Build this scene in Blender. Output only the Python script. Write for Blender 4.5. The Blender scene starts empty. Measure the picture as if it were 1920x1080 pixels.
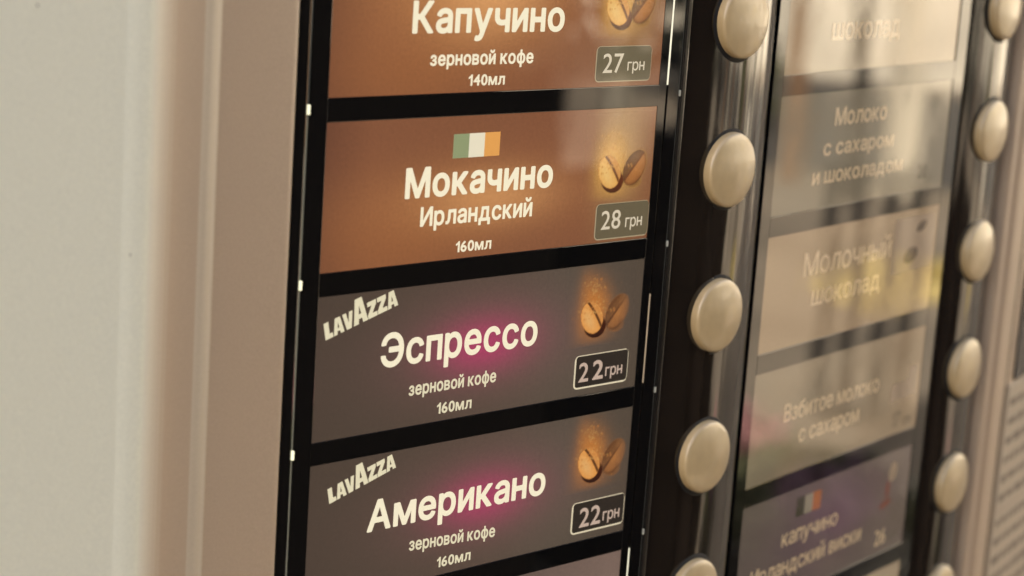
import bpy, bmesh, math, random
import numpy as np
from mathutils import Vector, Matrix, noise
from mathutils.geometry import tessellate_polygon
random.seed(7)
S = bpy.context.scene
COL = S.collection
R = math.radians
Z0 = 1.30                      # height of the first label's top edge above the ground

# ------------------------------------------------------------------ camera, sky, sun, exposure
cam_d = bpy.data.cameras.new('camera')
cam_d.sensor_width = 36
cam_d.lens = 73.9
cam_d.clip_start = 0.02
cam_d.clip_end = 400
cam_d.dof.use_dof = True
cam_d.dof.focus_distance = 0.455
cam_d.dof.aperture_fstop = 15.5
cam = bpy.data.objects.new('camera', cam_d)
COL.objects.link(cam)
YAW, PITCH, ROLL = -0.7565657470024997, 1.3617220816008941, 0.06784823973478908
cam.matrix_world = Matrix.Translation((-0.25165, -0.32229, 0.02105 + Z0)) @ (
    Matrix.Rotation(YAW, 4, 'Z') @ Matrix.Rotation(PITCH, 4, 'X') @ Matrix.Rotation(ROLL, 4, 'Z'))
S.camera = cam

SUN_EL, SUN_DIR = R(35), Vector((-0.947, 0.32, 0)).normalized()
w = bpy.data.worlds.new('World'); S.world = w; w.use_nodes = True
nt = w.node_tree
sky = nt.nodes.new('ShaderNodeTexSky'); sky.sky_type = 'NISHITA'; sky.sun_disc = False
sky.sun_elevation = SUN_EL
sky.sun_rotation = math.atan2(SUN_DIR.x, SUN_DIR.y)
sky.air_density = 1.0; sky.dust_density = 5.0; sky.ozone_density = 0.6
bg = nt.nodes['Background']; bg.inputs['Strength'].default_value = 0.10
nt.links.new(sky.outputs[0], bg.inputs['Color'])
sd = bpy.data.lights.new('sun', 'SUN'); sd.energy = 4.5; sd.angle = R(0.5); sd.color = (1.0, 0.90, 0.76)
sun = bpy.data.objects.new('sun', sd); COL.objects.link(sun)
sv = Vector((SUN_DIR.x * math.cos(SUN_EL), SUN_DIR.y * math.cos(SUN_EL), math.sin(SUN_EL)))
sun.rotation_euler = sv.to_track_quat('Z', 'Y').to_euler()
sun.location = (0, 0, 6)
S.view_settings.view_transform = 'Standard'
S.view_settings.look = 'None'
S.view_settings.gamma = 1
EXP = 2.4
S.view_settings.exposure = EXP
EK = 1.0 / (2 ** EXP)          # backlit prints are specified as they look, so divide by the exposure
S.cycles.max_bounces = 8
S.cycles.transparent_max_bounces = 12

# ------------------------------------------------------------------ materials
def lin(c):
    return tuple(((v / 255) / 12.92 if v <= 10.3 else ((v / 255 + 0.055) / 1.055) ** 2.4) for v in c)

def mat(name, base, rough=0.5, coat=0.0, coat_rough=0.03, ior=1.5, emit=None, estr=0.0, metal=0.0, spec=0.5,
        nscale=0, namp=0.0, bump=0.0, bscale=900, coat_ior=1.5, streak=False):
    m = bpy.data.materials.new(name); m.use_nodes = True
    t = m.node_tree; p = t.nodes['Principled BSDF']
    p.inputs['Base Color'].default_value = (*base, 1)
    p.inputs['Roughness'].default_value = rough
    p.inputs['IOR'].default_value = ior
    p.inputs['Metallic'].default_value = metal
    p.inputs['Specular IOR Level'].default_value = spec
    p.inputs['Coat Weight'].default_value = coat
    p.inputs['Coat Roughness'].default_value = coat_rough
    p.inputs['Coat IOR'].default_value = coat_ior
    if emit:
        p.inputs['Emission Color'].default_value = (*emit, 1)
        p.inputs['Emission Strength'].default_value = estr
    co = t.nodes.new('ShaderNodeTexCoord')
    if namp:
        n = t.nodes.new('ShaderNodeTexNoise'); n.inputs['Scale'].default_value = nscale; n.inputs['Detail'].default_value = 5
        if streak:
            mp = t.nodes.new('ShaderNodeMapping'); mp.inputs['Scale'].default_value = (1, 1, 0.15)
            t.links.new(co.outputs['Object'], mp.inputs[0]); t.links.new(mp.outputs[0], n.inputs['Vector'])
        else:
            t.links.new(co.outputs['Object'], n.inputs['Vector'])
        mr = t.nodes.new('ShaderNodeMapRange'); mr.inputs['To Min'].default_value = 1 - namp; mr.inputs['To Max'].default_value = 1 + namp
        mr.inputs['From Min'].default_value = 0.25; mr.inputs['From Max'].default_value = 0.75
        t.links.new(n.outputs['Fac'], mr.inputs['Value'])
        mx = t.nodes.new('ShaderNodeMix'); mx.data_type = 'RGBA'; mx.blend_type = 'MULTIPLY'; mx.inputs[0].default_value = 1
        mx.inputs[6].default_value = (*base, 1)
        t.links.new(mr.outputs[0], mx.inputs[7]); t.links.new(mx.outputs[2], p.inputs['Base Color'])
    if bump:
        n2 = t.nodes.new('ShaderNodeTexNoise'); n2.inputs['Scale'].default_value = bscale; n2.inputs['Detail'].default_value = 3
        t.links.new(co.outputs['Object'], n2.inputs['Vector'])
        b = t.nodes.new('ShaderNodeBump'); b.inputs['Strength'].default_value = bump; b.inputs['Distance'].default_value = 0.0002
        t.links.new(n2.outputs['Fac'], b.inputs['Height']); t.links.new(b.outputs[0], p.inputs['Normal'])
    return m

LAM = 1.62                     # index of the glossy laminate on the printed labels
def print_mat(name, strength, alpha=False, base=0.25):
    m = bpy.data.materials.new(name); m.use_nodes = True
    t = m.node_tree; p = t.nodes['Principled BSDF']
    a = t.nodes.new('ShaderNodeVertexColor'); a.layer_name = 'print'
    g = t.nodes.new('ShaderNodeMix'); g.data_type = 'RGBA'; g.blend_type = 'MULTIPLY'; g.inputs[0].default_value = 1
    g.inputs[7].default_value = (base, base, base, 1)
    t.links.new(a.outputs[0], g.inputs[6]); t.links.new(g.outputs[2], p.inputs['Base Color'])
    # fine mottling of the backlit film
    co = t.nodes.new('ShaderNodeTexCoord'); n = t.nodes.new('ShaderNodeTexNoise'); n.inputs['Scale'].default_value = 1400
    n.inputs['Detail'].default_value = 3
    t.links.new(co.outputs['Object'], n.inputs['Vector'])
    mr = t.nodes.new('ShaderNodeMapRange'); mr.inputs['To Min'].default_value = strength * 0.86; mr.inputs['To Max'].default_value = strength * 1.14
    mr.inputs['From Min'].default_value = 0.2; mr.inputs['From Max'].default_value = 0.8
    t.links.new(n.outputs['Fac'], mr.inputs['Value'])
    t.links.new(a.outputs[0], p.inputs['Emission Color']); t.links.new(mr.outputs[0], p.inputs['Emission Strength'])
    p.inputs['Roughness'].default_value = 0.6; p.inputs['Specular IOR Level'].default_value = 0
    p.inputs['Coat Weight'].default_value = 1; p.inputs['Coat Roughness'].default_value = 0.015; p.inputs['Coat IOR'].default_value = LAM
    sm = t.nodes.new('ShaderNodeTexNoise'); sm.inputs['Scale'].default_value = 55; sm.inputs['Detail'].default_value = 6
    t.links.new(co.outputs['Object'], sm.inputs['Vector'])
    sr = t.nodes.new('ShaderNodeMapRange'); sr.inputs['From Min'].default_value = .42; sr.inputs['From Max'].default_value = .75
    sr.inputs['To Min'].default_value = 0.012; sr.inputs['To Max'].default_value = 0.10
    t.links.new(sm.outputs['Fac'], sr.inputs['Value']); t.links.new(sr.outputs[0], p.inputs['Coat Roughness'])
    if alpha:
        t.links.new(a.outputs[1], p.inputs['Alpha'])
    return m

M = {}
M['door'] = mat('grey_powder_coat', (0.73, 0.71, 0.555), 0.5, nscale=2200, namp=0.07, bump=0.25, bscale=1500)
M['fascia'] = mat('beige_plastic', (0.44, 0.325, 0.215), 0.38, nscale=2200, namp=0.06, bump=0.12, bscale=1800)
M['seal2'] = mat('taupe_seal', (0.55, 0.48, 0.36), 0.5, nscale=8, namp=0.03)  # middle step of the shading painted across the door flank
M['seal'] = mat('grey_seal', (0.65, 0.60, 0.48), 0.5, nscale=8, namp=0.03)  # palest step of the painted flank shading
M['bead'] = mat('bead_plastic', (0.49, 0.405, 0.29), 0.4, nscale=2200, namp=0.05)
M['cove'] = mat('taupe_plastic', (0.48, 0.38, 0.27), 0.45, nscale=8, namp=0.03)  # darkest step of the painted flank shading
M['black'] = mat('black_acrylic', (0.006, 0.0055, 0.005), 0.35, spec=0, coat=1, coat_rough=0.02, coat_ior=LAM)
M['black_edge'] = mat('black_plastic', (0.008, 0.007, 0.006), 0.22)
M['ridge'] = mat('glossy_black_strip', (0.014, 0.010, 0.007), 0.07, ior=1.55, nscale=60, namp=0.2)
M['void'] = mat('dark_gap', (0.002, 0.002, 0.002), 0.8)
M['button'] = mat('beige_button_plastic', (0.45, 0.33, 0.17), 0.30, nscale=300, namp=0.07, coat=0.45, coat_rough=0.06, bump=0.15, bscale=500)
M['slit'] = mat('light_pipe', (0.2, 0.19, 0.15), 0.3, emit=lin((110, 105, 85)), estr=EK * 0.6)
M['slit_dim'] = mat('light_pipe_dim', (0.05, 0.05, 0.045), 0.3, emit=lin((62, 60, 52)), estr=EK * 0.8)
M['tab'] = mat('lit_tab', (0.4, 0.38, 0.3), 0.3, emit=lin((252, 246, 205)), estr=EK * 1.1)
M['tab_dim'] = mat('dim_tab', (0.3, 0.3, 0.27), 0.3, emit=lin((104, 100, 84)), estr=EK * 0.6)
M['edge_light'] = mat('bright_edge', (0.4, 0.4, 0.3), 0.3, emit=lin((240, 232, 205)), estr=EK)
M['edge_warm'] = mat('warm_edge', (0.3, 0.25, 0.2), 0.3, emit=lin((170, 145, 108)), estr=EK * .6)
M['film'] = print_mat('backlit_film', EK * 0.82, base=0.10)
M['film_dull'] = print_mat('unlit_film', EK * 0.35, base=1.0)
M['picture'] = print_mat('backlit_picture', EK * 0.88, alpha=True, base=0.10)
def ink(name, rgb, k=1.0, base=0.5):
    c = lin(rgb); base *= 0.5; k *= 0.93
    return mat(name, tuple(v * base for v in c), 0.5, coat=1, coat_rough=0.015, coat_ior=LAM, emit=c, estr=EK * k, spec=0)
M['cream'] = ink('cream_lettering', (243, 232, 200))
M['cream2'] = ink('cream_lettering_dim', (224, 214, 180))
M['dull'] = ink('price_lettering_dull', (212, 198, 172))
M['rose'] = ink('price_lettering_rose', (192, 168, 150))
M['faint'] = ink('faint_lettering', (192, 166, 130), 0.60, 0.9)
M['faint2'] = ink('faint_price', (120, 108, 88), 0.45, 0.6)
M['box_grey'] = ink('price_box_grey', (112, 100, 76), 0.9, 0.3)
M['box_dark'] = ink('price_box_dark', (56, 48, 41), 0.9, 0.3)
M['line_dull'] = ink('price_outline_dull', (165, 150, 120))
M['line_bright'] = ink('price_outline_bright', (222, 208, 176))
M['green'] = ink('flag_green', (142, 150, 110)); M['white'] = ink('flag_white', (228, 218, 190)); M['orange'] = ink('flag_orange', (222, 158, 84))
M['green2'] = ink('flag_green_dim', (78, 74, 54), 0.6, 0.3); M['white2'] = ink('flag_white_dim', (150, 138, 114), 0.6); M['orange2'] = ink('flag_orange_dim', (172, 104, 60), 0.7, 0.3)
M['plate'] = mat('instruction_plate', (0.42, 0.34, 0.24), 0.35, nscale=30, namp=0.08)
M['plate_ink'] = mat('instruction_ink', (0.16, 0.12, 0.085), 0.5)
M['smoke'] = mat('smoked_window', (0.03, 0.027, 0.024), 0.15)

# ------------------------------------------------------------------ mesh helpers
def link(name, me, m, parent=None, loc=None, rotz=None):
    o = bpy.data.objects.new(name, me); COL.objects.link(o)
    if m is not None and not me.materials: me.materials.append(m)
    if parent: o.parent = parent
    if loc is not None: o.location = loc
    if rotz is not None: o.rotation_euler = (0, 0, rotz)
    return o

def mesh(name, vs, fs, smooth=False):
    me = bpy.data.meshes.new(name); me.from_pydata([tuple(v) for v in vs], [], fs); me.update()
    if smooth:
        for p in me.polygons: p.use_smooth = True
    return me

def boxm(name, x0, x1, y0, y1, z0, z1, bevel=0.0, seg=2):
    bm = bmesh.new(); bmesh.ops.create_cube(bm, size=1)
    for v in bm.verts:
        v.co = ((x0 + x1) / 2 + v.co.x * (x1 - x0), (y0 + y1) / 2 + v.co.y * (y1 - y0), (z0 + z1) / 2 + v.co.z * (z1 - z0))
    if bevel: bmesh.ops.bevel(bm, geom=bm.edges[:], offset=bevel, segments=seg, affect='EDGES', profile=0.6)
    me = bpy.data.meshes.new(name); bm.to_mesh(me); bm.free()
    return me

def extrude_profile(name, pts, z0, z1, nz=1):
    vs = []; fs = []; n = len(pts)
    for k in range(nz + 1):
        z = z0 + (z1 - z0) * k / nz
        vs += [(x, y, z) for x, y in pts]
    for k in range(nz):
        for i in range(n - 1):
            a = k * n + i
            fs.append((a, a + 1, a + n + 1, a + n))
    return mesh(name, vs, fs, True)

def smoothpts(pts, n=6):
    """Catmull-Rom through control points."""
    out = []
    P = [pts[0]] + list(pts) + [pts[-1]]
    for i in range(1, len(P) - 2):
        p0, p1, p2, p3 = [Vector(q) for q in P[i - 1:i + 3]]
        for k in range(n):
            t = k / n
            q = 0.5 * ((2 * p1) + (-p0 + p2) * t + (2 * p0 - 5 * p1 + 4 * p2 - p3) * t * t + (-p0 + 3 * p1 - 3 * p2 + p3) * t ** 3)
            out.append((q.x, q.y))
    out.append(tuple(pts[-1]))
    return out

# ---- lettering: outlines of the built-in face, widened to a bold, filled contour by contour
GL = {'1': [[(.25, 0), (.34, 0), (.34, .70), (.27, .70), (.20, .60), (.09, .53), (.09, .45), (.25, .54)]]}
GSTEP = 0.0135
def poly_area(p):
    return sum(p[i][0] * p[(i + 1) % len(p)][1] - p[(i + 1) % len(p)][0] * p[i][1] for i in range(len(p))) / 2

def outline(ch):
    """Contours of one letter of the built-in face, as polylines in em units."""
    if ch in GL: return GL[ch]
    cu = bpy.data.curves.new('glyph', 'FONT'); cu.body = ch
    o = bpy.data.objects.new('glyph', cu); COL.objects.link(o)
    bpy.context.view_layer.update()
    c = o.to_curve(bpy.context.evaluated_depsgraph_get())
    polys = []
    for s in c.splines:
        pts = []; B = s.bezier_points; n = len(B)
        for i in range(n):
            a, b = B[i], B[(i + 1) % n]
            p0, p1, p2, p3 = a.co, a.handle_right, b.handle_left, b.co
            e = p3 - p0
            straight = e.length < 1e-6 or (abs((p1 - p0).cross(e).z) < 1e-5 and abs((p2 - p0).cross(e).z) < 1e-5)
            for k in range(1 if straight else 5):
                t = k / 5.0
                q = p0 * (1 - t) ** 3 + p1 * 3 * t * (1 - t) ** 2 + p2 * 3 * t * t * (1 - t) + p3 * t ** 3
                pts.append((q.x, q.y))
        polys.append(pts)
    o.to_curve_clear(); bpy.data.objects.remove(o); bpy.data.curves.remove(cu)
    GL[ch] = polys
    return polys

GF = {}
def glyph_mesh(ch, bold):
    """Union of the contours (non-zero winding) grown by `bold`, as vertices and faces."""
    key = (ch, round(bold, 4))
    if key in GF: return GF[key]
    polys = outline(ch)
    segs = np.array([(*p[i], *p[(i + 1) % len(p)]) for p in polys for i in range(len(p)) if p[i] != p[(i + 1) % len(p)]])
    x0, y0 = segs[:, [0, 2]].min() - bold - .03, segs[:, [1, 3]].min() - bold - .03
    x1, y1 = segs[:, [0, 2]].max() + bold + .03, segs[:, [1, 3]].max() + bold + .03
    nx, ny = int((x1 - x0) / GSTEP) + 2, int((y1 - y0) / GSTEP) + 2
    gx = x0 + np.arange(nx) * GSTEP; gy = y0 + np.arange(ny) * GSTEP + 1e-5
    X, Y = np.meshgrid(gx, gy); q = np.stack([X.ravel(), Y.ravel()], 1)[:, None, :]
    a = segs[None, :, :2]; b = segs[None, :, 2:]; ab = b - a
    t = np.clip(((q - a) * ab).sum(2) / (ab ** 2).sum(2), 0, 1)
    d = np.sqrt(((a + ab * t[..., None] - q) ** 2).sum(2)).min(1)
    up = (a[..., 1] <= q[..., 1]) & (b[..., 1] > q[..., 1]); dn = (a[..., 1] > q[..., 1]) & (b[..., 1] <= q[..., 1])
    cr = ab[..., 0] * (q[..., 1] - a[..., 1]) - ab[..., 1] * (q[..., 0] - a[..., 0])
    wn = (up & (cr > 0)).sum(1) - (dn & (cr < 0)).sum(1)
    f = (np.where(wn != 0, d, -d) + bold).reshape(ny, nx)
    f[np.abs(f) < 1e-6] = 1e-6
    vs = []; fs = []; idx = {}
    def vid(k, p):
        if k not in idx: idx[k] = len(vs); vs.append(p)
        return idx[k]
    def gp(i, j): return vid(('g', i, j), (gx[i], gy[j]))
    def ep(i, j, i2, j2):
        k = ('e', min((i, j), (i2, j2)), max((i, j), (i2, j2))); (i, j), (i2, j2) = k[1], k[2]
        u = f[j, i] / (f[j, i] - f[j2, i2])
        return vid(k, (gx[i] + (gx[i2] - gx[i]) * u, gy[j] + (gy[j2] - gy[j]) * u))
    pos = f > 0
    for j in range(ny - 1):
        i = 0
        while i < nx - 1:
            cs = [(i, j), (i + 1, j), (i + 1, j + 1), (i, j + 1)]
            m = [pos[c[1], c[0]] for c in cs]
            if all(m):
                i2 = i + 1
                while i2 < nx - 1 and pos[j, i2 + 1] and pos[j + 1, i2 + 1]: i2 += 1
                fs.append((gp(i, j), gp(i2, j), gp(i2, j + 1), gp(i, j + 1))); i = i2; continue
            if any(m):
                poly = []
                for k in range(4):
                    c, n_ = cs[k], cs[(k + 1) % 4]
                    if m[k]: poly.append(gp(*c))
                    if m[k] != m[(k + 1) % 4]: poly.append(ep(*c, *n_))
                if len(poly) >= 3: fs.append(tuple(poly))
            i += 1
    GF[key] = (vs, fs)
    return GF[key]

def text_mesh(name, s, u0, u1, base, h, bold=0.03, ref='x', slope=0.0, space=0.075, y=0.0):
    """Lettering from u0 to u1, baseline z=base, h = cap ('c'), digit ('d') or x-height ('x'); metres."""
    em_h = (0.727 if ref == 'c' else (0.70 if ref == 'd' else 0.545)) + 2 * bold
    x = 0.0; items = []
    for ch in s:
        if ch == ' ': x += 0.27; continue
        xs = [a for p in outline(ch) for a, _ in p]
        items.append((ch, x - min(xs))); x += max(xs) - min(xs) + space + 2 * bold
    sx = (u1 - u0) / (x - space); sy = h / em_h
    vs = []; fs = []
    for ch, ox in items:
        gv, gf = glyph_mesh(ch, bold); n0 = len(vs)
        for a, b in gv:
            X = u0 + (a + ox + bold) * sx; vs.append((X, y, base + (b + bold) * sy + slope * (X - u0)))
        fs += [tuple(n0 + i for i in q) for q in gf]
    return mesh(name, vs, fs)

def flat_poly(name, loops, y):
    """Flat print patch in the label plane; loops of (x,z)."""
    vs = []; fs = []
    for l in loops:
        if poly_area(l) < 0: l = l[::-1]
        n0 = len(vs)
        tr = tessellate_polygon([[Vector((a, b, 0)) for a, b in l]])
        vs += [(a, y, b) for a, b in l]
        for a, b, c in tr:
            A, B, C = Vector(l[a]), Vector(l[b]), Vector(l[c])
            if (B - A).x * (C - A).y - (B - A).y * (C - A).x < 0: b, c = c, b
            fs.append((n0 + a, n0 + b, n0 + c))
    return mesh(name, vs, fs)

def rrect(x0, x1, z0, z1, r, n=5):
    out = []
    for cx, cz, a0 in ((x1 - r, z1 - r, 0), (x0 + r, z1 - r, 90), (x0 + r, z0 + r, 180), (x1 - r, z0 + r, 270)):
        for k in range(n + 1):
            a = R(a0 + 90 * k / n); out.append((cx + r * math.cos(a), cz + r * math.sin(a)))
    return out

def ring_mesh(name, x0, x1, z0, z1, r, wl, wr, wt, wb, y):
    a = rrect(x0, x1, z0, z1, r); b = rrect(x0 + wl, x1 - wr, z0 + wb, z1 - wt, max(r - max(wl, wb), 0.0001))
    n = len(a)
    vs = [(p[0], y, p[1]) for p in a] + [(p[0], y, p[1]) for p in b]
    fs = [(i, (i + 1) % n, n + (i + 1) % n, n + i) for i in range(n)]
    return mesh(name, vs, fs)

def painted(name, x0, x1, z0, z1, step, fn, y=0.0, alpha=False):
    nx = max(1, round((x1 - x0) / step)); nz = max(1, round((z1 - z0) / step))
    vs = []; fs = []; cols = []
    for j in range(nz + 1):
        for i in range(nx + 1):
            X = x0 + (x1 - x0) * i / nx; Zz = z0 + (z1 - z0) * j / nz
            vs.append((X, y, Zz)); cols.append(fn(X * 1000, Zz * 1000))
    for j in range(nz):
        for i in range(nx):
            a = j * (nx + 1) + i; fs.append((a, a + 1, a + nx + 2, a + nx + 1))
    me = mesh(name, vs, fs)
    at = me.color_attributes.new('print', 'FLOAT_COLOR', 'POINT')
    buf = []
    for c in cols: buf += [c[0], c[1], c[2], c[3] if len(c) > 3 else 1.0]
    at.data.foreach_set('color', buf)
    return me

def mixc(a, b, t):
    t = max(0.0, min(1.0, t)); return tuple(a[i] * (1 - t) + b[i] * t for i in range(3))
def gauss(x, z, cx, cz, sx, sz): return math.exp(-((x - cx) / sx) ** 2 - ((z - cz) / sz) ** 2)

# ------------------------------------------------------------------ the machine
P = 0.035
machine = bpy.data.objects.new('coffee_vending_machine', None); COL.objects.link(machine)
machine.location = (0, 0, 0)
machine['label'] = 'beige and black coffee vending machine with lit drink labels and round beige selection buttons'
machine['category'] = 'vending machine'
ZT, ZB = Z0 + 0.20, Z0 - 0.42          # extent of the keypad fascia

A2 = 0.16339300073387333
O2 = Vector((0.14349, 0.00582, -0.0003))
def P2(u, d=0.0):                       # point in the second column's plane, d > 0 towards the viewer
    return (O2.x + u * math.cos(A2) + d * math.sin(A2), O2.y + u * math.sin(A2) - d * math.cos(A2))

# left door panel, rounded edge and inner beige fascia: one vertical profile
prof_door = [(-0.30, 0.033), (-0.20, 0.0115), (-0.12, 0.0000), (-0.0492, -0.0050)]
prof_edge = [(-0.0492, -0.0050), (-0.0482, -0.0053), (-0.0468, -0.0056), (-0.0450, -0.0057), (-0.0438, -0.0055)]
prof_flank = [(-0.0438, -0.0055), (-0.0428, -0.0052), (-0.0414, -0.0046), (-0.0398, -0.0040), (-0.0380, -0.0034), (-0.0360, -0.0029), (-0.0335, -0.0025), (-0.0308, -0.0022)]
prof_bead = [(-0.0308, -0.0022), (-0.0300, -0.0021), (-0.0290, -0.0020), (-0.0282, -0.0018), (-0.0274, -0.0015), (-0.0268, -0.0012), (-0.0262, -0.0010)]
link('door_panel', extrude_profile('door_panel', smoothpts(prof_door, 8), 0.35, 1.75, 4), M['door'], machine)
link('door_edge', extrude_profile('door_edge', smoothpts(prof_edge, 6), 0.35, 1.75, 4), M['door'], machine)
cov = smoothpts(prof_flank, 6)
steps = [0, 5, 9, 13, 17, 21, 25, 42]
c0, c1 = Vector((0.70, 0.66, 0.525)), Vector((0.44, 0.325, 0.215))  # strip colours step darker, painting in the shading of the curved flank
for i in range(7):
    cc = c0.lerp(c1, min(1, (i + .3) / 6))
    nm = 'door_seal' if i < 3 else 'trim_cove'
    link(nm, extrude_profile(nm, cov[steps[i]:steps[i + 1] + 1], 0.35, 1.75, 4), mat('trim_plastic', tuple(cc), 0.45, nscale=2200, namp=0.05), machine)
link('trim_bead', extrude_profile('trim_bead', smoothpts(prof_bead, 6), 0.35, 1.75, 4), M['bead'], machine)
link('fascia_panel', extrude_profile('fascia_panel', [(-0.0262, -0.0010), (-0.0095, -0.0007), (-0.0084, -0.0006), (-0.0080, -0.0002), (-0.0079, 0.0040)], 0.35, 1.75, 4), M['fascia'], machine)
# cabinet behind the door
bmc = boxm('cabinet', -0.30, 0.42, 0.072, 0.62, 0.0, 1.83, 0.006)
link('cabinet', bmc, M['door'], machine)
bx = boxm('keypad_backing', -0.0078, 0.300, 0.034, 0.040, ZB, ZT)
link('keypad_backing', bx, M['void'], machine)

def strip1(name, x0, x1, y0, y1, z0, z1, m, bevel=0.0002, parent=machine):
    return link(name, boxm(name, x0, x1, y0, y1, z0, z1, bevel), m, parent)

# column one: black frame
strip1('frame_stile', -0.0078, -0.00505, -0.0003, 0.004, ZB, ZT, M['black'], 0.0004)
strip1('frame_stile', -0.00455, -0.00003, -0.0002, 0.004, ZB, ZT, M['black'], 0.0001)
strip1('frame_stile', 0.09353, 0.09600, -0.0001, 0.004, ZB, ZT, M['black'], 0.00005)
strip1('frame_stile', 0.09645, 0.1001, -0.0002, 0.004, ZB, ZT, M['black'], 0.0001)
strip1('frame_stile', 0.1005, 0.1022, -0.0005, 0.004, ZB, ZT, M['black_edge'], 0.0004)
for r, nm in ((-1, 'light_line'),):
    pass
for k in range(-1, 6):                  # light lines between the tabs, left and right
    za, zb = Z0 - 0.0335 - 0.0348 * k, Z0 - 0.0333 - 0.0348 * (k - 1) + 0.0022
    strip1('light_line', -0.00497, -0.00463, 0.0000, 0.003, za - 0.0326 + 0.0326, zb - 0.0022, M['slit'] if k >= 1 else M['slit_dim'], 0)
    strip1('light_line', 0.10020, 0.10040, 0.0000, 0.003, za, zb - 0.0022, M['slit_dim'], 0)
for k in range(-1, 5):
    zc = Z0 - 0.0322 - 0.0348 * k
    strip1('light_tab', -0.00512, -0.00452, -0.0006, 0.0, zc - 0.0010, zc + 0.0010, M['tab'], 0.0002)
    strip1('light_tab', 0.10012, 0.10048, -0.0006, -0.0001, zc - 0.0007, zc + 0.0007, M['tab_dim'], 0.0002)
H1, W1 = 0.0301, 0.0935
GAP = P - H1
for k in range(-1, 6):                  # bars between the label windows
    z1 = Z0 - P * k - H1
    strip1('divider_bar', -0.00003, 0.09350, -0.0002, 0.004, z1 - GAP + 0.00004, z1 - 0.00004, M['black'], 0.0001)

# column two: frame, in its own turned plane
def strip2(name, u0, u1, d0, d1, z0, z1, m, bevel=0.0001):
    return link(name, boxm(name, u0, u1, -d1, -d0, z0, z1, bevel), m, machine, (O2.x, O2.y, 0), A2)
H2, W2 = 0.02974, 0.0921
strip2('frame_stile', -0.0047, -0.00003, -0.004, 0.0002, ZB, ZT, M['black'])
strip2('frame_stile', W2 + 0.00003, 0.0982, -0.004, 0.0002, ZB, ZT, M['black'])
for k in range(-1, 7):
    z1 = Z0 + O2.z - P * k - H2
    strip2('divider_bar', -0.00003, W2 + 0.00003, -0.004, 0.0002, z1 - (P - H2) + 0.00004, z1 - 0.00004, M['black'])

# ---- curved button strips
def ridge(name, a, b, sag, n=40):
    """Arc from a to b bulging towards the viewer by sag. Returns points and centre/radius."""
    a = Vector(a); b = Vector(b); c = (b - a); L = c.length; e = c / L; nrm = Vector((e.y, -e.x))
    Rr = (L * L / 4 + sag * sag) / (2 * sag); ctr = (a + b) / 2 - nrm * (Rr - sag)
    half = math.asin(L / 2 / Rr)
    pts = [tuple(ctr + (nrm * math.cos(t) + e * math.sin(t)) * Rr) for t in [(-half + 2 * half * i / n) for i in range(n + 1)]]
    # lips turning back into the fascia
    pts = [(pts[0][0] - e.x * 0.0002 - nrm.x * 0.004, pts[0][1] - e.y * 0.0002 - nrm.y * 0.004), (pts[0][0] - e.x * 0.0002 - nrm.x * .0004, pts[0][1] - e.y * 0.0002 - nrm.y * .0004)] + pts + \
          [(pts[-1][0] + e.x * 0.0002 - nrm.x * .0004, pts[-1][1] + e.y * 0.0002 - nrm.y * .0004), (pts[-1][0] + e.x * 0.0002 - nrm.x * 0.004, pts[-1][1] + e.y * 0.0002 - nrm.y * 0.004)]
    link(name, extrude_profile(name, pts, ZB, ZT, 1), M['ridge'], machine)
    return ctr, Rr, e, nrm
RA = ridge('button_strip', (0.1027, 0.0004), P2(-0.0058, 0.0), 0.0028)
RB = ridge('button_strip', P2(0.0990, 0.0), (P2(0.1325, 0)[0], P2(0.1325, 0)[1] + 0.0016), 0.0030)

# ---- buttons
BR = 0.0089
def button_mesh():
    prof = [(BR - .0003, -0.0030), (BR, -0.0028), (BR, 0.0010), (BR - .00008, 0.0014), (BR - 0.0003, 0.0017), (BR - 0.0007, 0.0019)]
    for k in range(1, 10):
        r = (BR - 0.0007) * (1 - k / 9.0)
        prof.append((max(r, 0), 0.0019 + 0.0008 * (1 - (r / (BR - .0007)) ** 2)))
    n = 72; vs = []; fs = []
    for r, h in prof[:-1]:
        for i in range(n):
            a = 2 * math.pi * i / n; vs.append((r * math.cos(a), -h, r * math.sin(a)))
    vs.append((0, -prof[-1][1], 0)); c = len(vs) - 1
    m = len(prof) - 1
    for j in range(m - 1):
        for i in range(n):
            a = j * n + i; b = j * n + (i + 1) % n
            fs.append((a, b, b + n, a + n))
    for i in range(n): fs.append(((m - 1) * n + i, (m - 1) * n + (i + 1) % n, c))
    return mesh('selection_button', vs, fs, True)
BM = button_mesh(); BM.materials.append(M['button'])
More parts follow.
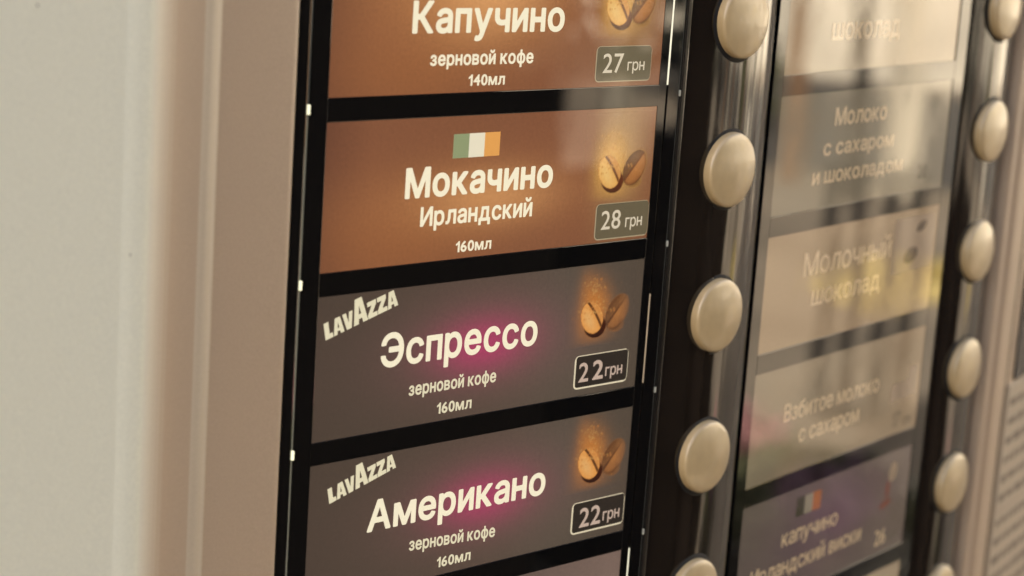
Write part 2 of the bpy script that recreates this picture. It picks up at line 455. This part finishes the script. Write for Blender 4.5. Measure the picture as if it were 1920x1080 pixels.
def button(rd, k, label=None):
    ctr, Rr, e, nrm = rd
    tb = -0.0012 / Rr; base = ctr + (nrm * math.cos(tb) + e * math.sin(tb)) * Rr; ang = math.atan2(e.y, e.x) + tb * 1.0
    zc = Z0 - 0.0158 - P * k
    o = bpy.data.objects.new('selection_button', BM); COL.objects.link(o); o.parent = machine
    q = base + nrm * random.uniform(-.00015, .00015)
    o.location = (q.x, q.y, zc); o.rotation_euler = (random.uniform(-.012, .012), 0, ang + random.uniform(-.012, .012))
    # dark seat ring lying on the curved strip (the clearance round the button)
    n = 64; vs = []; fs = []
    for rr in (BR - .0004, BR + 0.0008, BR + 0.0011):
        for i in range(n):
            a = 2 * math.pi * i / n; uu = rr * math.cos(a); zz = rr * math.sin(a)
            dep = Rr - math.sqrt(Rr * Rr - uu * uu)
            lift = 0.00015 if rr < BR + .0009 else -0.0001
            vs.append((uu, dep - lift, zz))
    for j in range(2):
        for i in range(n): fs.append((j * n + i, j * n + (i + 1) % n, (j + 1) * n + (i + 1) % n, (j + 1) * n + i))
    me = mesh('seat_ring', vs, fs, True); me.materials.append(M['void'])
    r = bpy.data.objects.new('seat_ring', me); COL.objects.link(r); r.parent = o
    # undo the button's tiny tilt so that the ring stays on the strip
    r.rotation_euler = (0, 0, 0)
    return o
for k in range(0, 6): button(RA, k)
for k in range(0, 6): button(RB, k)

# ---- right side frame and instruction plate
prof_r = [P2(0.1332, -0.0045), P2(0.1336, -0.0015), P2(0.1343, 0.0006), P2(0.1352, 0.0012), P2(0.1368, 0.0010), P2(0.1384, 0.0003), P2(0.1398, 0.0004), P2(0.1408, 0.0010),
          P2(0.1424, 0.0013), P2(0.1440, 0.0009), P2(0.1475, 0.0003), P2(0.1525, -0.0004)]
link('side_frame', extrude_profile('side_frame', smoothpts(prof_r, 5), 0.35, 1.75, 2), M['fascia'], machine)
link('side_groove', extrude_profile('side_groove', [P2(0.1525, -0.0004), P2(0.1527, -0.003), P2(0.1536, -0.003), P2(0.1538, -0.0006)], 0.35, 1.75, 1), M['void'], machine)
link('side_frame', extrude_profile('side_frame', [P2(0.1538, -0.0006), P2(0.30, -0.020)], 0.35, 1.75, 1), M['fascia'], machine)
ip = boxm('instruction_plate', 0.1546, 0.215, -0.0008, 0.0, Z0 - 0.36, Z0 - 0.1335, 0.0003)
AP = A2 + 0.13
def at_plate(o):
    q = P2(0.1538, -0.0006); o.location = (q[0], q[1], 0); o.rotation_euler = (0, 0, AP)
for v in ip.vertices: v.co.x -= 0.1538
plate = link('instruction_plate', ip, M['plate'], machine); at_plate(plate)
iw = boxm('display_window', 0.0056, 0.07, -0.0008, 0.0, Z0 - 0.1325, Z0 + 0.05, 0.0003)
o = link('display_window', iw, M['smoke'], machine); at_plate(o)
for r in range(14):                     # rows of small unreadable print, each word a dark dash
    x = 0.0030; bmv = []; bmf = []
    zz = Z0 - 0.1395 - r * 0.0063 - (0.002 if r > 5 else 0)
    while x < 0.052:
        L = random.uniform(0.003, 0.009)
        n0 = len(bmv); hh = random.uniform(0.0010, 0.0014)
        bmv += [(x, -0.00085, zz - hh), (x + L, -0.00085, zz - hh), (x + L, -0.00085, zz + hh), (x, -0.00085, zz + hh)]
        bmf.append((n0, n0 + 1, n0 + 2, n0 + 3)); x += L + 0.0014
    link('printed_line', mesh('printed_line', bmv, bmf), M['plate_ink'], plate)

# ------------------------------------------------------------------ printed artwork
def film_brown(glow):
    gx, gz, sx, sz, amp = glow
    base = lin((142, 92, 64)); dark = lin((112, 72, 54)); hot = lin((232, 168, 108)); tan = lin((186, 148, 96))
    def f(x, z):
        c = mixc(dark, base, min(1, x / 12) * 0.8 + 0.2)
        c = mixc(c, lin((158, 100, 62)), 0.8 * gauss(x, z, 20, -26, 22, 10))
        c = mixc(c, lin((196, 130, 78)), 0.75 * gauss(x, z, gx - 6, gz, sx * 1.9, sz * 1.5) * amp)
        c = mixc(c, hot, amp * gauss(x, z, gx, gz, sx, sz))
        c = mixc(c, tan, 0.7 * gauss(x, z, 83, -9, 8, 16) * min(1, max(0, (x - 70) / 6)))
        return c
    return f
def film_dark(px, pz, k=1.0):
    base = lin((92, 79, 66)); mag = lin((200, 64, 114)); pur = lin((138, 98, 94)); left = lin((86, 72, 61))
    def f(x, z):
        c = mixc(left, base, x / 50)
        c = mixc(c, lin((104, 96, 82)), 0.5 * gauss(x, z, 72, -14, 16, 30))
        c = mixc(c, pur, 0.6 * gauss(x, z, px, pz + 1, 27, 12) * k)
        c = mixc(c, mag, 0.72 * gauss(x, z, px - 1.5, pz + .8, 13.0, 5.8) * k)
        return c
    return f
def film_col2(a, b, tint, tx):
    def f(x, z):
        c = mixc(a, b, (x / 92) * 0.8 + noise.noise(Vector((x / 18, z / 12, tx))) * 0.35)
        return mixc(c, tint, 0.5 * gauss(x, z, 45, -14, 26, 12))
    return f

def beans(kind):
    """Two roasted bean halves with powder falling on them; returns colour + alpha, mm coordinates."""
    rnd = random.Random(3)
    specks = []
    for i in range(170):
        t = rnd.random(); sx = 80.0 + rnd.gauss(0, 1.0 + 2.6 * t); sz = -5.2 - 9.0 * t + rnd.gauss(0, .5)
        specks.append((sx, sz, 0.12 + 0.10 * rnd.random()))
    lit = lin((234, 174, 94)) if kind == 'brown' else lin((232, 156, 78))
    skin = lin((88, 52, 34)) if kind == 'brown' else lin((58, 34, 26))
    seam = lin((104, 56, 34)) if kind == 'brown' else lin((70, 36, 24))
    glow = lin((222, 166, 84)) if kind == 'brown' else lin((200, 126, 60))
    powder = lin((200, 136, 62)) if kind == 'brown' else lin((206, 132, 66))
    dim = 1.0 if kind == 'brown' else 0.35
    def ell(x, z, cx, cz, ax, az, ang):
        dx, dz = x - cx, z - cz; c, s = math.cos(ang), math.sin(ang)
        p, q = dx * c + dz * s, -dx * s + dz * c
        return p / ax, q / az
    def f(x, z):
        g = 0.75 * gauss(x, z, 80.3, -14.8, 5.6, 5.2) + 0.7 * gauss(x, z, 80.4, -10.2, 4.0, 4.6)
        if kind == 'dark': g = g * .85 + 0.25 * gauss(x, z, 77.5, -6.5, 2.6, 3.6)
        c = glow; a = min(0.92, g)
        # second bean (right, behind): dark back, lighter cut face below its seam
        k2 = 0.95 if kind == 'brown' else 0.8 * max(0.0, min(1.0, 1 - (x - 88.0) / 5))
        p, q = ell(x, z, 87.3, -16.4, 3.1, 1.9, R(-8)); d0 = p * p + q * q
        if d0 < 1:
            al = k2 * 0.9 * (1 - d0) ** .35; c = mixc(c, skin, al); a = max(a, al)
        p, q = ell(x, z, 87.8, -13.6, 3.3, 4.6, R(-38)); d = p * p + q * q
        if d < 1:
            sm = -0.12 + 0.12 * q
            if p > sm: cc = mixc(lin((184, 120, 66)), lin((138, 86, 50)), max(0, p - .3) * 1.2 + .3 * abs(q))
            else: cc = mixc(lin((120, 80, 50)), skin, min(1, (sm - p) * 1.1))
            if abs(p - sm) < 0.13: cc = mixc(seam, cc, (abs(p - sm) / .13) ** 2)
            if d > 0.62: cc = mixc(cc, skin, (d - .62) / .38)
            al = k2 * min(1, (1 - d) / .1)
            c = mixc(c, cc, al); a = max(a, al)
        # first bean (left): dark rounded back below, pale cut face above its slanting seam
        p, q = ell(x, z, 80.9, -16.2, 3.7, 2.9, R(-14)); d = p * p + q * q
        if d < 1:
            c = mixc(c, mixc(seam, skin, min(1, max(0, -q) * 1.3)), min(1, (1 - d) / .12)); a = max(a, min(1, (1 - d) / .12))
        p, q = ell(x, z, 79.8, -14.2, 3.3, 4.15, R(38)); d = p * p + q * q
        if d < 1:
            cc = mixc(lit, lin((240, 194, 118)) if kind == 'brown' else lin((232, 176, 108)), gauss(p, q, -.3, .05, .45, .8))
            sm = 0.40 - 0.10 * q * q
            if p > sm: cc = mixc(lin((204, 138, 76)), cc, .35)
            w_ = abs(p - sm)
            if w_ < 0.14: cc = mixc(seam, cc, (w_ / 0.14) ** 2)
            if d > .82 and p < sm: cc = mixc(cc, lin((196, 132, 70)), (d - .82) / .18)
            c = mixc(c, cc, min(1, (1 - d) / .08)); a = max(a, min(1, (1 - d) / .08))
        for sx, sz, sr in specks:
            dd = (x - sx) ** 2 + (z - sz) ** 2
            if dd < sr * sr * 1.6:
                c = mixc(c, powder if (sx * 7 % 1) > .35 else lin((226, 170, 96)), .55); a = max(a, 0.55)
        edge = min(1, (x - 71.5) / 4.5, (W1 * 1000 - 0.3 - x) / 1.5, (-0.6 - z) / 2.0, (z + 21.0) / 1.5)
        return (*c, max(0, a * max(0, edge)))
    return f
BEANS = {k: painted('coffee_bean_picture', 0.0715, 0.0932, -0.0208, -0.0008, 0.00024, beans(k), -0.00003) for k in ('brown', 'dark')}
for me in BEANS.values(): me.materials.append(M['picture'])

YI = -0.00006                           # ink sits just proud of the film
def label_obj(col, k, fn, desc, dull=False, step=0.0008):
    Wd, Hh = (W1, H1) if col == 1 else (W2, H2)
    me = painted('drink_label', 0, Wd, -Hh, 0, step, fn)
    o = link('drink_label', me, M['film_dull'] if dull else M['film'], machine)
    if col == 1: o.location = (0, 0, Z0 - P * k)
    else: o.location = (O2.x, O2.y, Z0 + O2.z - P * k); o.rotation_euler = (random.uniform(-.002, .002), 0, A2 + random.uniform(-.0015, .0015))
    if desc: o['label'] = desc
    return o
def put(parent, name, s, u0, u1, base, h, m, bold=0.03, ref='x', space=0.075, slope=0.0, y=YI, desc=None):
    me = text_mesh(name, s, u0 / 1000, u1 / 1000, base / 1000, h / 1000, bold, ref, slope, space, y)
    o = link(name, me, M[m], parent)
    if desc: o['label'] = desc
    return o
def pricebox(parent, x0, x1, z0, z1, dark, bright_right=True):
    o = link('price_box', flat_poly('price_box', [rrect(x0 / 1000, x1 / 1000, z0 / 1000, z1 / 1000, .0011)], -0.00005), M['box_dark' if dark else 'box_grey'], parent)
    w_ = .00038 if dark else .00026
    link('price_outline', ring_mesh('price_outline', x0 / 1000 - .0001, x1 / 1000 + .0001, z0 / 1000 - .0001, z1 / 1000 + .0001, .0012, w_ * 1.2, w_ * .35, w_ * .5, w_, -0.00008),
         M['line_bright' if dark else 'line_dull'], parent)
def flag(parent, x0, x1, z0, z1, sfx=''):
    for i, c in enumerate(('green', 'white', 'orange')):
        a = x0 + (x1 - x0) * i / 3; b = x0 + (x1 - x0) * (i + 1) / 3
        link('flag_stripe', flat_poly('flag_stripe', [[(a / 1000, z0 / 1000), (b / 1000, z0 / 1000), (b / 1000, z1 / 1000), (a / 1000, z1 / 1000)]], YI), M[c + sfx], parent)
def bean_picture(parent, kind, dx=0.0, dz=0.0):
    o = bpy.data.objects.new('coffee_bean_picture', BEANS[kind]); COL.objects.link(o); o.parent = parent; o.location = (dx, 0, dz)

def logo(parent, dx, dz, sc=1.0):
    """Slanting heavy seven-letter logo with a tall middle A."""
    def Lg(x): return [[(x, 0), (x, 3.6), (x + 1.25, 3.6), (x + 1.25, 1.0), (x + 2.1, 1.0), (x + 2.1, 0)]]
    def Ag(x, h, wd): 
        s = wd / 2.9
        return [[(x, 0), (x + .75 * s, h), (x + 2.15 * s, h), (x + 2.9 * s, 0), (x + 1.9 * s, 0), (x + 1.8 * s, h * .19), (x + 1.1 * s, h * .19), (x + 1.0 * s, 0)],
                ], [[(x + 1.2 * s, h * .37), (x + 1.7 * s, h * .37), (x + 1.45 * s, h * .72)]]
    def Vg(x): return [[(x, 3.6), (x + 1.0, 3.6), (x + 1.42, 1.3), (x + 1.85, 3.6), (x + 2.8, 3.6), (x + 2.05, 0), (x + .75, 0)]]
    def Zg(x): return [[(x, 0), (x, .8), (x + 1.25, 2.65), (x + .1, 2.65), (x + .1, 3.6), (x + 2.55, 3.6), (x + 2.55, 2.8), (x + 1.3, .95), (x + 2.6, .95), (x + 2.6, 0)]]
    shapes = [(Lg(0), []), Ag(2.25, 3.6, 2.9), (Vg(5.05), []), Ag(7.75, 5.5, 3.9), (Zg(11.75), []), (Zg(14.5), []), Ag(17.2, 3.6, 2.9)]
    vs = []; fs = []
    ang = R(16.5); S_ = 19.2 / 20.1 * sc
    for i, (outs, holes) in enumerate(shapes):
        loops = [[Vector((a, b, 0)) for a, b in l] for l in outs + holes]
        flat = [q for l in loops for q in l]
        n0 = len(vs)
        for q in flat:
            X, Y = q.x * S_, q.y * S_
            X2 = X * math.cos(ang) - Y * math.sin(ang) * 0.75; Y2 = X * math.sin(ang) + Y
            vs.append(((dx + X2) / 1000, YI, (dz + Y2) / 1000))
        for t in tessellate_polygon(loops): fs.append((n0 + t[0], n0 + t[1], n0 + t[2]))
    bm = bmesh.new(); me = mesh('logo_lettering', vs, fs); bm.from_mesh(me)
    for f in bm.faces:
        f.normal_update()
        if f.normal.y > 0: f.normal_flip()
    bm.to_mesh(me); bm.free()
    link('logo_lettering', me, M['cream2'], parent)

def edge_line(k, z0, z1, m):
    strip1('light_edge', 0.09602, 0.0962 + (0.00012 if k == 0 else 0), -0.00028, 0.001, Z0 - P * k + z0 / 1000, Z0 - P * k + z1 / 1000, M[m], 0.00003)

# --- column one
L = label_obj(1, -1, film_brown((45, -15, 18, 10, 0.5)), 'brown lit label above the cappuccino label')
L = label_obj(1, 0, film_brown((41, -9, 15, 9, 0.95)), 'orange brown lit label reading Капучино, price 27')
put(L, 'name_lettering', 'Капучино', 20.4, 62.6, -17.85, 6.6, 'cream', 0.030, 'c')
put(L, 'detail_lettering', 'зерновой кофе', 25.6, 54.2, -24.45, 2.25, 'cream', 0.028)
put(L, 'volume_lettering', '140мл', 36.3, 46.4, -28.78, 2.35, 'cream', 0.024, 'd')
pricebox(L, 73.0, 90.3, -29.0, -21.3, False)
put(L, 'price_lettering', '27', 75.2, 81.6, -27.08, 4.3, 'dull', 0.006, 'd')
put(L, 'currency_lettering', 'грн', 82.9, 88.3, -26.7, 1.95, 'dull', 0.006)
bean_picture(L, 'brown', -0.0012, 0.0012)
edge_line(0, -30.2, -0.3, 'edge_light')

L = label_obj(1, 1, film_brown((45, -17.5, 17, 5.5, 0.62)), 'brown lit label reading Мокачино Ирландский with a small flag, price 28')
flag(L, 33.2, 46.2, -8.75, -3.7)
put(L, 'name_lettering', 'Мокачино', 20.9, 62.4, -16.5, 6.4, 'cream', 0.032, 'c')
put(L, 'type_lettering', 'Ирландский', 25.4, 56.9, -22.55, 4.1, 'cream', 0.026, 'c')
put(L, 'volume_lettering', '160мл', 35.6, 45.6, -28.75, 2.35, 'cream', 0.024, 'd')
pricebox(L, 76.5, 93.4, -29.4, -21.4, False)
put(L, 'price_lettering', '28', 78.4, 84.5, -27.2, 4.3, 'dull', 0.006, 'd')
put(L, 'currency_lettering', 'грн', 86.1, 91.5, -27.1, 2.15, 'dull', 0.006)
bean_picture(L, 'brown')

L = label_obj(1, 2, film_dark(47, -15.5), 'dark grey lit label reading Эспрессо with a magenta glow, price 22 spaced apart')
logo(L, 2.35, -8.95)
put(L, 'name_lettering', 'Эспрессо', 16.9, 61.1, -16.55, 7.3, 'cream', 0.026, 'c')
put(L, 'detail_lettering', 'зерновой кофе', 25.0, 49.6, -23.5, 2.2, 'cream2', 0.026)
put(L, 'volume_lettering', '160мл', 33.1, 42.9, -28.5, 2.45, 'cream2', 0.024, 'd')
pricebox(L, 73.5, 90.5, -28.4, -20.8, True)
put(L, 'price_lettering', '2', 74.9, 78.0, -26.95, 4.55, 'rose', 0.012, 'd')
put(L, 'price_lettering', '2', 79.3, 82.7, -26.9, 4.6, 'rose', 0.02, 'd')
put(L, 'currency_lettering', 'грн', 83.4, 88.9, -26.45, 2.1, 'rose', 0.012)
bean_picture(L, 'dark', -0.0020, 0.0020)
edge_line(2, -29.6, -8.5, 'edge_warm')

L = label_obj(1, 3, film_dark(50, -15.5, 0.9), 'dark grey lit label reading Американо with a magenta glow, price 22')
logo(L, 5.4, -8.75, 0.94)
put(L, 'name_lettering', 'Американо', 15.7, 66.9, -16.8, 6.9, 'cream', 0.028, 'c')
put(L, 'detail_lettering', 'зерновой кофе', 27.6, 52.4, -23.0, 2.2, 'cream2', 0.026, slope=-0.05)
put(L, 'volume_lettering', '160мл', 35.8, 45.5, -28.35, 2.35, 'cream2', 0.024, 'd')
pricebox(L, 76.1, 93.1, -28.2, -20.8, True)
put(L, 'price_lettering', '22', 78.7, 85.5, -26.95, 4.7, 'rose', 0.014, 'd')
put(L, 'currency_lettering', 'грн', 86.3, 91.8, -26.5, 2.2, 'rose', 0.010)
bean_picture(L, 'dark', 0.0006, 0.0024)

L = label_obj(1, 4, lambda x, z: mixc(lin((92, 76, 68)), lin((132, 110, 98)), (x - 40) / 50), 'grey lit label at the bottom of the left column')
edge_line(4, -29.9, 0.0, 'edge_light')
L = label_obj(1, 5, lambda x, z: lin((92, 76, 68)), None)

# --- column two (faint prints under strong reflections)
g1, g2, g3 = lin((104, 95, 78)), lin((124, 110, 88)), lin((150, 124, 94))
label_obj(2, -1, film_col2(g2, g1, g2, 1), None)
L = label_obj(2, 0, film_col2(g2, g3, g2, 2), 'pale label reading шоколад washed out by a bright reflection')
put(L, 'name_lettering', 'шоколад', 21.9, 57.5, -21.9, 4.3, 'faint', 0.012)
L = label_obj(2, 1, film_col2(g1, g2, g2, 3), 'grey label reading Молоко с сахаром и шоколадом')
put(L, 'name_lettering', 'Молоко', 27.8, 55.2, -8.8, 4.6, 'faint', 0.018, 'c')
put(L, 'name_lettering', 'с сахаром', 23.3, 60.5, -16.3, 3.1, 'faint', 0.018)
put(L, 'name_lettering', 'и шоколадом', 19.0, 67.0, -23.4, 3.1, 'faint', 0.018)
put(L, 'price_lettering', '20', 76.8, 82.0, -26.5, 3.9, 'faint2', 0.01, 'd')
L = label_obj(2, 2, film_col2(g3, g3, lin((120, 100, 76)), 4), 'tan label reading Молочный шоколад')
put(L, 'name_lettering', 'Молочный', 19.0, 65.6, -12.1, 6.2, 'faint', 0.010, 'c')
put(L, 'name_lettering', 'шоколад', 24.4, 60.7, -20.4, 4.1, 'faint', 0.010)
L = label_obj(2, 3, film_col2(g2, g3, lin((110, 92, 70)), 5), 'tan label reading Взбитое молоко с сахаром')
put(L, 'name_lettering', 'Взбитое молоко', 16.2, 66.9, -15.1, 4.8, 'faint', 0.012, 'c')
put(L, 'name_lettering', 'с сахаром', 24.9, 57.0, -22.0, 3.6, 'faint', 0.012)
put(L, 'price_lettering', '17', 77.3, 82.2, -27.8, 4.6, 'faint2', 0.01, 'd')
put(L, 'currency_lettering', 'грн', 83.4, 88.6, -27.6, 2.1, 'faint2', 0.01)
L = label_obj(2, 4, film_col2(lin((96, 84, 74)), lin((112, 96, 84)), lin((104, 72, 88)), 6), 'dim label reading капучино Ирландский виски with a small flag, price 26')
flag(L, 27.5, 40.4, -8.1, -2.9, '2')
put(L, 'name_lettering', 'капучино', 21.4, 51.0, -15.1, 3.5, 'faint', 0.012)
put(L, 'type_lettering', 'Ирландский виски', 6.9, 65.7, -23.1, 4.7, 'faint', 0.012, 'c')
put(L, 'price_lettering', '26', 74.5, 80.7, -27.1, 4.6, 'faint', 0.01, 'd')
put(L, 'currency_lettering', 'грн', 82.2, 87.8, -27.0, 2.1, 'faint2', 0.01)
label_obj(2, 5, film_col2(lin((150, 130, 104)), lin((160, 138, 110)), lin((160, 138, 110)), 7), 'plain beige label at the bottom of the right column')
def pic_obj(Lb, name, polys, m, desc=None):
    o = link(name, flat_poly(name, [[(a / 1000, b / 1000) for a, b in pl] for pl in polys], YI), m, Lb)
    return o
M['pic_light'] = ink('picture_light', (150, 128, 104), 0.55, 0.9)
M['pic_shade'] = ink('picture_shade', (96, 78, 62), 0.5, 0.8)
M['pic_red'] = ink('picture_red', (140, 84, 68), 0.5, 0.6)
def ellp(cx, cz, a, b, n=28, rot=0.0):
    return [(cx + a * math.cos(t) * math.cos(rot) - b * math.sin(t) * math.sin(rot), cz + a * math.cos(t) * math.sin(rot) + b * math.sin(t) * math.cos(rot)) for t in [2 * math.pi * i / n for i in range(n)]]
L2 = [o for o in machine.children if o.get('label', '').startswith('tan label reading Моло')][0]
pic_obj(L2, 'cup_picture', [rrect(66.5, 90.5, -17.5, -2.0, 1.0)], M['pic_light'])
pic_obj(L2, 'cup_shade', [[(a, b) for a, b in ellp(82.5, -5.2, 3.0, 1.3, rot=.3)]], M['pic_shade']).location.y = -0.00003
pic_obj(L2, 'cup_shade', [ellp(77.5, -13.0, 4.0, 2.2, rot=.2)], M['pic_shade']).location.y = -0.00003
L3 = [o for o in machine.children if o.get('label', '').startswith('tan label reading Взби')][0]
pic_obj(L3, 'mug_picture', [[(74.4, -20.0), (89.6, -19.5), (89.4, -10.8), (84.5, -10.9), (84.0, -14.5), (75.0, -14.8)]], M['pic_light'])
L4 = [o for o in machine.children if o.get('label', '').startswith('dim label')][0]
pic_obj(L4, 'glass_picture', [ellp(81.5, -6.2, 2.3, 3.0, rot=-.3)], M['pic_light'])
pic_obj(L4, 'glass_picture', [ellp(78.6, -15.2, 3.4, 1.1, rot=.2)], M['pic_red'])
pic_obj(L4, 'glass_picture', [ellp(79.2, -11.0, 1.1, 2.6)], M['pic_red'])

# ------------------------------------------------------------------ the street that the glossy fronts mirror
def struct(name, me, m):
    o = link(name, me, m); o['kind'] = 'structure'; return o
pave = mat('sunlit_paving', (0.235, 0.195, 0.145), 0.8, nscale=1.6, namp=0.3)
pv = mesh('pavement', [(-40, -40, 0), (60, -40, 0), (60, 30, 0), (-40, 30, 0)], [(0, 1, 2, 3)])
struct('pavement', pv, pave)
rdm = mat('asphalt', (0.075, 0.070, 0.062), 0.85, nscale=3, namp=0.2)
struct('road', mesh('road', [(8.3, -60, 0.004), (12.0, -60, 0.004), (12.0, 0, 0.004), (8.3, 30, 0.004)], [(0, 1, 2, 3)]), rdm)
def thing(name, label, cat, loc=(0, 0, 0), rz=0.0):
    o = bpy.data.objects.new(name, None); COL.objects.link(o); o.location = loc; o.rotation_euler = (0, 0, rz)
    o['label'] = label; o['category'] = cat; return o
# unseen wall added behind the machine to shade it and the pavement in front
hw = mat('house_plaster', (0.42, 0.36, 0.28), 0.8, nscale=2, namp=0.15)
hs = thing('house_wall', 'plastered house wall with the vending machine standing in its recess', 'wall')
link('wall', boxm('wall', -14, -0.33, 0.06, 0.40, 0, 3.0), hw, hs)
link('wall', boxm('wall', 0.45, 6.0, 0.06, 0.40, 0, 3.0), hw, hs)
link('lintel', boxm('lintel', -0.33, 0.45, 0.06, 0.40, 1.86, 3.0), hw, hs)
# unseen dark block added so the left column mirrors black
kd = mat('dark_brown_boards', (0.010, 0.008, 0.007), 0.9, spec=0)
blk = thing('kiosk', 'dark brown boarded kiosk opposite the vending machine', 'kiosk')
link('wall', boxm('wall', -2.6, 1.98, -3.9, -1.95, 0, 2.2), kd, blk)  # body of the added dark block
link('roof', boxm('roof', -2.75, 2.03, -4.0, -1.88, 2.203, 2.30), kd, blk)
bn = thing('bench', 'dark boarded bench beside the kiosk', 'bench')  # low block added to darken reflections towards the bottom of the labels
link('seat', boxm('seat', 2.35, 3.3, -2.6, -1.55, 0.62, 0.70), kd, bn)
link('base', boxm('base', 2.4, 3.25, -2.5, -1.6, 0, 0.617), kd, bn)
# pale building across the street
wt = mat('pale_plaster', (0.58, 0.54, 0.45), 0.7, nscale=1.3, namp=0.45)
gl = mat('dark_window_glass', (0.05, 0.05, 0.05), 0.2)
bl = thing('building', 'pale plastered building with tall narrow windows across the street', 'building', (12.3, -4.1, 0), R(-108))
link('wall', boxm('wall', -10, 9, 0, 5, 0, 7), wt, bl)
x = -9.5
while x < 8.5:
    wv = random.uniform(.1, .5)
    link('window', boxm('window', x, x + wv, -0.04, 0.0, random.uniform(.3, 1.2), 2.6), gl, bl); x += wv + random.uniform(.2, 1.1)
dk = mat('dark_steel', (0.02, 0.018, 0.016), 0.4)
st = thing('metal_stand', 'thin dark metal stand with four legs on the pavement', 'stand', (4.45, -1.39, 0), R(-18))
for off, dep in ((-.095, 0), (-.030, .05), (.045, 0), (.105, .05)):
    link('leg', boxm('leg', dep - .018, dep + .018, off - .018, off + .018, 0.02, 0.62), dk, st)
link('foot_plate', boxm('foot_plate', -.03, .08, -.085, .085, 0.0, 0.02), dk, st)
lf = {}
for nm, c in (('green', (0.07, 0.075, 0.03)), ('yellow', (0.50, 0.40, 0.15)), ('purple', (0.15, 0.085, 0.13)), ('dark', (0.03, 0.033, 0.02)), ('rose', (0.4, 0.2, 0.2))):
    lf[nm] = mat(nm + '_leaves', c, 0.6)
def leaves(name, cx, cy, cz, rx, ry, rz, n, size, m, parent=None):
    vs = []; fs = []
    for i in range(n):
        d = Vector((random.gauss(0, 1), random.gauss(0, 1), random.gauss(0, 1))).normalized() * random.random() ** .4
        c = Vector((cx + d.x * rx, cy + d.y * ry, max(0.01, cz + d.z * rz)))
        a = Vector((random.gauss(0, 1), random.gauss(0, 1), random.gauss(0, 1))).normalized(); b = a.orthogonal().normalized()
        s = size * random.uniform(.6, 1.4); n0 = len(vs)
        vs += [c + a * s, c + b * s * .5, c - a * s, c - b * s * .5]; fs.append((n0, n0 + 1, n0 + 2, n0 + 3))
    return link(name, mesh(name, vs, fs), m, parent)
pl = thing('flower_planter', 'low planter of green leaves with purple flowers', 'planter')
link('trough', boxm('trough', 3.1, 3.8, -1.45, -0.85, 0, 0.08), dk, pl)
leaves('foliage', 3.42, -1.16, 0.08, .36, .30, .09, 500, .035, lf['green'], pl)
leaves('flower', 3.40, -1.04, 0.15, .2, .10, .05, 50, .04, lf['purple'], pl)
leaves('flower', 3.66, -1.36, 0.15, .10, .07, .05, 40, .035, lf['rose'], pl)
yl = leaves('fallen_leaves', 6.1, -1.85, 0.01, .5, .22, .02, 160, .05, lf['yellow']); yl['kind'] = 'stuff'
wb = thing('white_box', 'small pale painted utility box on the pavement', 'box', (8.1, -2.05, 0), R(-15))  # pale box added to put a bright patch into the reflections
link('body', boxm('body', -.12, .12, -.14, .14, 0, .30, .02), wt, wb)
cp = thing('climbing_plant', 'dark climbing plant hanging at the corner of the kiosk', 'plant', (2.02, -1.93, 1.0))  # leaves added to break the dark block's hard edge in the reflections
leaves('foliage', 0, 0, .3, .16, .14, .75, 330, .03, lf['dark'], cp)
pp = thing('potted_plant', 'dark leaved plant on the bench beside the kiosk', 'plant', (2.45, -2.05, 0.7))  # added foliage that softens the edge mirrored in the left column
link('pot', boxm('pot', -.09, .09, -.09, .09, 0, .16, .01), dk, pp)
leaves('foliage', 0, 0, .45, .20, .20, .32, 150, .03, lf['dark'], pp)
for (x, y, h, rr, mm, lb) in ((9.2, -3.75, 0, .22, 'green', 'small green shrub on the pavement'),
                              (12.0, -2.6, 2.2, .6, 'yellow', 'yellow leaved tree in front of the pale building'), (8.6, -6.0, 1.5, .6, 'green', 'green tree in front of the pale building'), (8.3, -7.3, 1.6, .7, 'dark', 'dark leaved tree furthest down the street'), (9.8, -4.4, 1.3, .35, 'yellow', 'small yellow leaved tree at the kerb')):
    tr = thing('street_tree' if h else 'shrub', lb, 'tree' if h else 'shrub', (x, y, 0))
    if h: link('trunk', boxm('trunk', -.07, .07, -.07, .07, 0, h), dk, tr)
    leaves('crown', 0, 0, h if h else .25, rr, rr, rr if h else .28, 500, .10, lf[mm], tr)

# unseen slim posts added along the kerb to streak the reflections
pc = [mat('post_brown', (0.16, 0.09, 0.045), 0.6), mat('post_pale', (0.62, 0.56, 0.44), 0.6), dk]
for i, (az, d, m_, wd) in enumerate(((-6, 6.5, 0, .07), (-11, 7.0, 1, .06), (-17.3, 8.2, 1, .10), (-18.6, 8.0, 2, .05), (-20.4, 8.4, 0, .08), (-25, 6.4, 1, .05), (-28, 6.0, 2, .07),
                                     (-31, 6.3, 0, .06), (-34, 5.6, 1, .05), (-37, 6.4, 0, .09), (-41, 6.0, 2, .06), (-44.3, 6.6, 1, .07), (-46.5, 6.2, 2, .05))):
    px_, py_ = d * math.cos(R(az)) + .1, d * math.sin(R(az))
    o = link('awning_post', boxm('awning_post', -wd / 2, wd / 2, -wd / 2, wd / 2, 0, 2.4), pc[m_]); o.location = (px_, py_, 0); o.rotation_euler = (0, 0, R(i * 17))
    kind = {0: 'brown wooden', 1: 'pale painted', 2: 'dark steel'}[m_]
    o['category'] = 'post'; o['group'] = kind + ' awning posts along the kerb'
    o['label'] = 'slim upright %s awning post along the kerb' % kind

# two paint chips on the door
for px_, pz_, rr in ((-0.0668, Z0 - 0.0115, .00022), (-0.0482, Z0 - 0.0560, .00020)):
    yv = 0.0000 + (-0.0050) * ((px_ + 0.12) / 0.0708) if px_ < -0.0492 else -0.0057
    link('paint_chip', flat_poly('paint_chip', [[(px_ + rr * math.cos(t * 1.05), pz_ + rr * 1.2 * math.sin(t * 1.05)) for t in range(6)]], yv - 0.0009), M['plate_ink'], machine)
